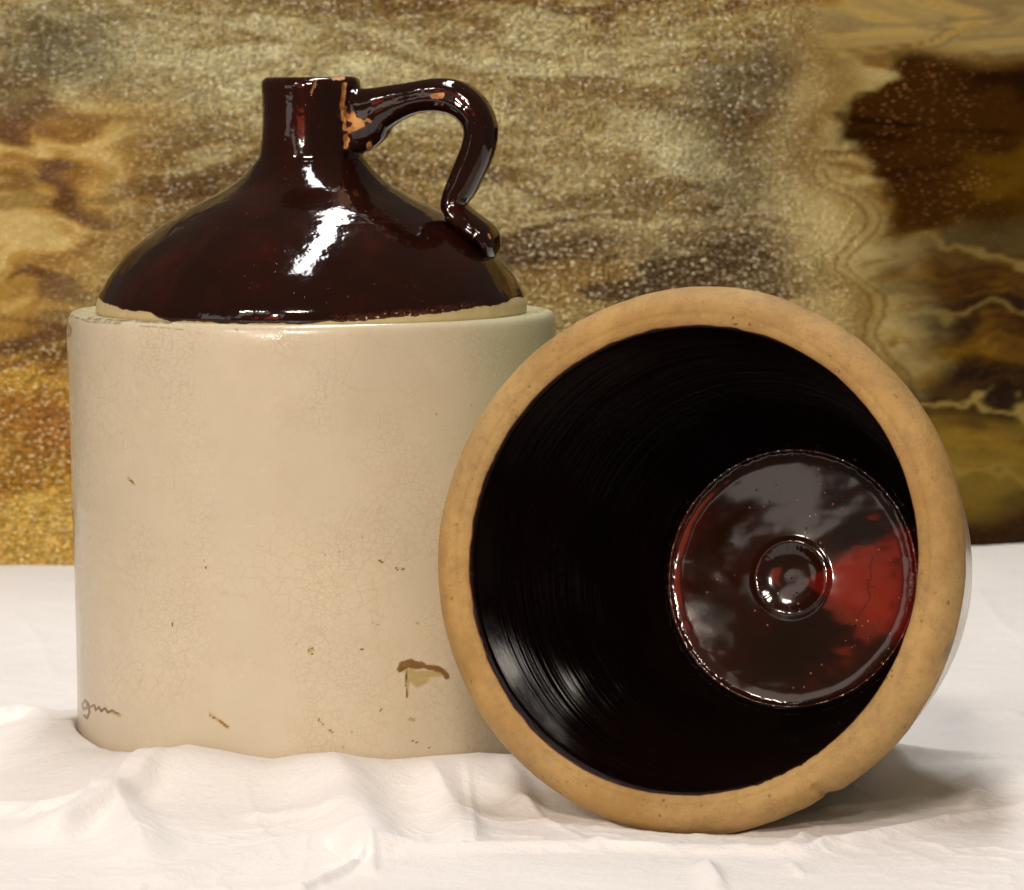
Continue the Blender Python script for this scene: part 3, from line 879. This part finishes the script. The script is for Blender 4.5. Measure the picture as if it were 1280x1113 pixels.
# brown left patches and flame-like gold wisps
col = lay(col, C(84, 54, 26), 0.8 * blob(120, 150, 130, 22, 4, 0.7))
col = lay(col, C(88, 68, 38), 0.7 * blob(60, 75, 95, 36, -8, 0.8))
col = lay(col, C(150, 118, 66), 0.5 * blob(200, 138, 200, 6, 1, 0.6))
col = lay(col, C(122, 86, 40), 0.6 * blob(200, 270, 190, 70, 10, 0.7))
wl = sstep(230, 60, u + 0.35 * (v - 300)) * sstep(90, 170, v)
m2 = marble(190, 80, 600, 1.7, 0.8)
col = lay(col, palette(m2, [(0, (98, 62, 20)), (0.3, (136, 98, 38)), (0.7, (168, 132, 62)), (0.93, (186, 156, 92)), (1, (198, 174, 118))]), wl * 0.95)
# golden lower left
ll = sstep(425, 460, v + 10 * w1) * sstep(400, 200, u)
col = lay(col, palette(m2, [(0, (170, 120, 40)), (0.5, (198, 150, 58)), (1, (216, 176, 88))]), ll)
col = lay(col, C(168, 104, 52), 0.55 * ll * blob(40, 520, 90, 34, 8, 0.7))
# brown grainy lower middle
col = lay(col, palette(m1, [(0, (70, 44, 14)), (0.6, (112, 78, 26)), (1, (140, 104, 44))]), 0.85 * blob(740, 350, 210, 70, 5, 0.8))
col = lay(col, C(74, 46, 20), 0.75 * blob(985, 75, 55, 45, 15, 0.6))
col = lay(col, C(84, 60, 28), 0.75 * blob(930, 130, 90, 60, 10, 0.8))
col = lay(col, C(92, 64, 30), 0.75 * blob(960, 240, 90, 50, 30, 0.8))
col = lay(col, C(72, 44, 16), 0.7 * blob(940, 340, 110, 30, 10, 0.8))
# pale wavy curtain with contour lines
bx = np.interp(v, [-60, 0, 40, 90, 130, 165, 200, 235, 262, 300, 335, 375, 420, 470, 560, 700], [1000, 1010, 1030, 1075, 1062, 1010, 1005, 1050, 1098, 1085, 1040, 1112, 1090, 1130, 1180, 1190])
_t = np.arange(-60, 720, 4.0)
_b = np.interp(_t, [-60, 0, 40, 90, 130, 165, 200, 235, 262, 300, 335, 375, 420, 470, 560, 700], [1000, 1010, 1030, 1075, 1062, 1010, 1005, 1050, 1098, 1085, 1040, 1112, 1090, 1130, 1180, 1190])
_k = np.exp(-(np.arange(-8, 9) / 4.0) ** 2); _b = np.convolve(np.pad(_b, 8, 'edge'), _k / _k.sum(), 'valid')
bx = np.interp(v, _t, _b)
dx = u - bx + 13 * fbm(u / 60, v / 26, 440, 4)
cur = np.exp(-(np.where(dx > 0, dx / 14, dx / 75)) ** 2) * sstep(-80, 40, v)
col = lay(col, palette(0.5 + 0.5 * np.sin(dx / 13 + 2 * w2), [(0, (140, 112, 62)), (1, (172, 150, 98))]), 0.9 * cur)
col = lay(col, C(192, 174, 124), 0.75 * blob(1020, 282, 66, 40, 30, 0.8, u, v))
con = sstep(0.2, 1.0, np.sin(dx / 2.9 + 2.0 * w2))
col = lay(col, C(116, 88, 42), 0.85 * con * np.exp(-((dx + 8) / 22) ** 2) * sstep(170, 230, v))
# top right: gold, grey and cream flow
tr = sstep(980, 1080, u) * sstep(90, 50, v + 12 * w1)
m3 = marble(300, 85, 700, 1.7)
col = lay(col, palette(m3, [(0, (134, 98, 44)), (0.3, (166, 134, 70)), (0.65, (182, 156, 98)), (0.9, (158, 136, 94)), (1, (140, 120, 86))]), tr * 0.95)
# the dark brown lake on the right
f1 = fbm(u / 46, v / 20, 461, 5); f2 = fbm(u / 46, v / 30, 460, 5)
edge_l = np.interp(v, [60, 75, 100, 115, 140, 165, 200, 240, 275, 320, 360, 390], [1110, 1108, 1106, 1062, 1032, 1045, 1072, 1096, 1106, 1080, 1110, 1190]) + 12 * f2
top_l = np.interp(u, [1000, 1110, 1150, 1220, 1300], [66, 58, 60, 74, 70]) + 5 * f1
bot_l = 292 + 0 * u + 16 * f1
lake = sstep(-6, 24, u - edge_l + 14 * fbm(u / 18, v / 12, 462, 3)) * sstep(-12, 20, v - top_l) * sstep(60, -30, v - bot_l)
col = lay(col, palette(m3, [(0, (34, 16, 2)), (0.7, (46, 23, 4)), (1, (66, 38, 8))]), lake)
lo = sstep(1060, 1170, u + 50 * w1 + 30 * f1 - 0.1 * (v - 300)) * sstep(-50, 50, v - bot_l)
ty = v + 62 * fbm(u / 90, v / 60, 810, 4) - 0.16 * (u - 1200)
tone = np.interp(ty, [270, 300, 330, 352, 378, 398, 430, 455, 478, 498, 520, 548, 590, 622, 650, 690, 720],
                 [0.10, 0.20, 0.52, 0.60, 0.30, 0.18, 0.62, 0.72, 0.24, 0.12, 0.30, 0.66, 0.70, 0.40, 0.16, 0.12, 0.30])
fib = fbm(u / 70 + 2 * w2, (v + 34 * fbm(u / 90, v / 60, 810, 4)) / 11, 820, 4)
tone = np.clip(0.82 * tone - 0.07 + 0.30 * fib + 0.30 * fbm(uu / 70, vv / 40, 830, 3), 0, 1)
col = lay(col, palette(tone, [(0, (40, 21, 3)), (0.3, (70, 43, 6)), (0.6, (112, 80, 20)), (0.85, (146, 114, 44)), (1, (178, 148, 84))]), lo)
for wy, wk in ((500, 0.6), (400, 0.35), (318, 0.45), (610, 0.3)):
    col = lay(col, C(188, 162, 98), lo * wk * np.exp(-((ty - wy + 6 * f1) / 5) ** 2))
col = lay(col, C(120, 90, 24), 0.5 * blob(1262, 225, 60, 26, 0, 1.0, u + 40 * f2, v + 40 * f1))
col = lay(col, C(58, 34, 8), 0.85 * blob(1240, 652, 110, 30, 0, 0.5, u, v + 10 * f1))
col = lay(col, C(160, 134, 60), 0.5 * blob(1215, 590, 50, 50, -15, 0.7))
col = lay(col, C(96, 66, 18), 0.45 * sstep(1080, 900, u) * sstep(0.25, 0.0, m1) * sstep(180, 240, v))

col = 0.84 * col ** np.array([1.12, 1.10, 1.16])
grain = 0.16 + 0.84 * np.clip(sstep(1060, 880, u + 40 * w1 - 0.10 * v), 0, 1)
grain = grain * (1 - 0.97 * lake)
glint_seeds = np.clip(lake * sstep(1290, 1180, u + 20 * f1), 0, 1) * 0.6
glint_seeds = np.maximum(glint_seeds, 0.95 * ll)  # lower-left glitter painted as dots
grain *= 1 - 0.80 * wl * sstep(440, 420, v)
grain = np.maximum(grain, ll)
grain *= 1 - 0.6 * tr
glint_seeds = np.maximum(glint_seeds, 0.62 * grain * (0.35 + 0.65 * sstep(180, 330, v)) * (1 - wl))
spark = lay(np.broadcast_to(C(222, 216, 192), u.shape + (3,)).copy(), C(255, 240, 178), np.maximum(ll, 0.7 * sstep(250, 380, v)))  # colours of the painted glints and seeds
spark = lay(spark, C(170, 122, 74), lake)
spark = lay(spark, C(120, 95, 50), lo)
glass = root('streaky_glass_sheet', (0, GY, 0), 'streaky amber and brown art glass sheet standing behind the jug and crock', 'glass sheet')
Pg = np.stack([GX, -0.0004 * fbm(GX * 30, GZ * 30, 480, 3) + 0 * GX, GZ], -1)
grid_mesh('glass_face', Pg, MAT_GLASS, glass, attrs=dict(tint=col, spark=spark, grain=grain, glint_seeds=glint_seeds))
ME = Mat('glass_edge')
box_grid('glass_back', -gw / 2, gw / 2, 0.0015, 0.006, 0.0, gh, ME.set(Base_Color=(0.12, 0.06, 0.015), Roughness=0.15), glass)
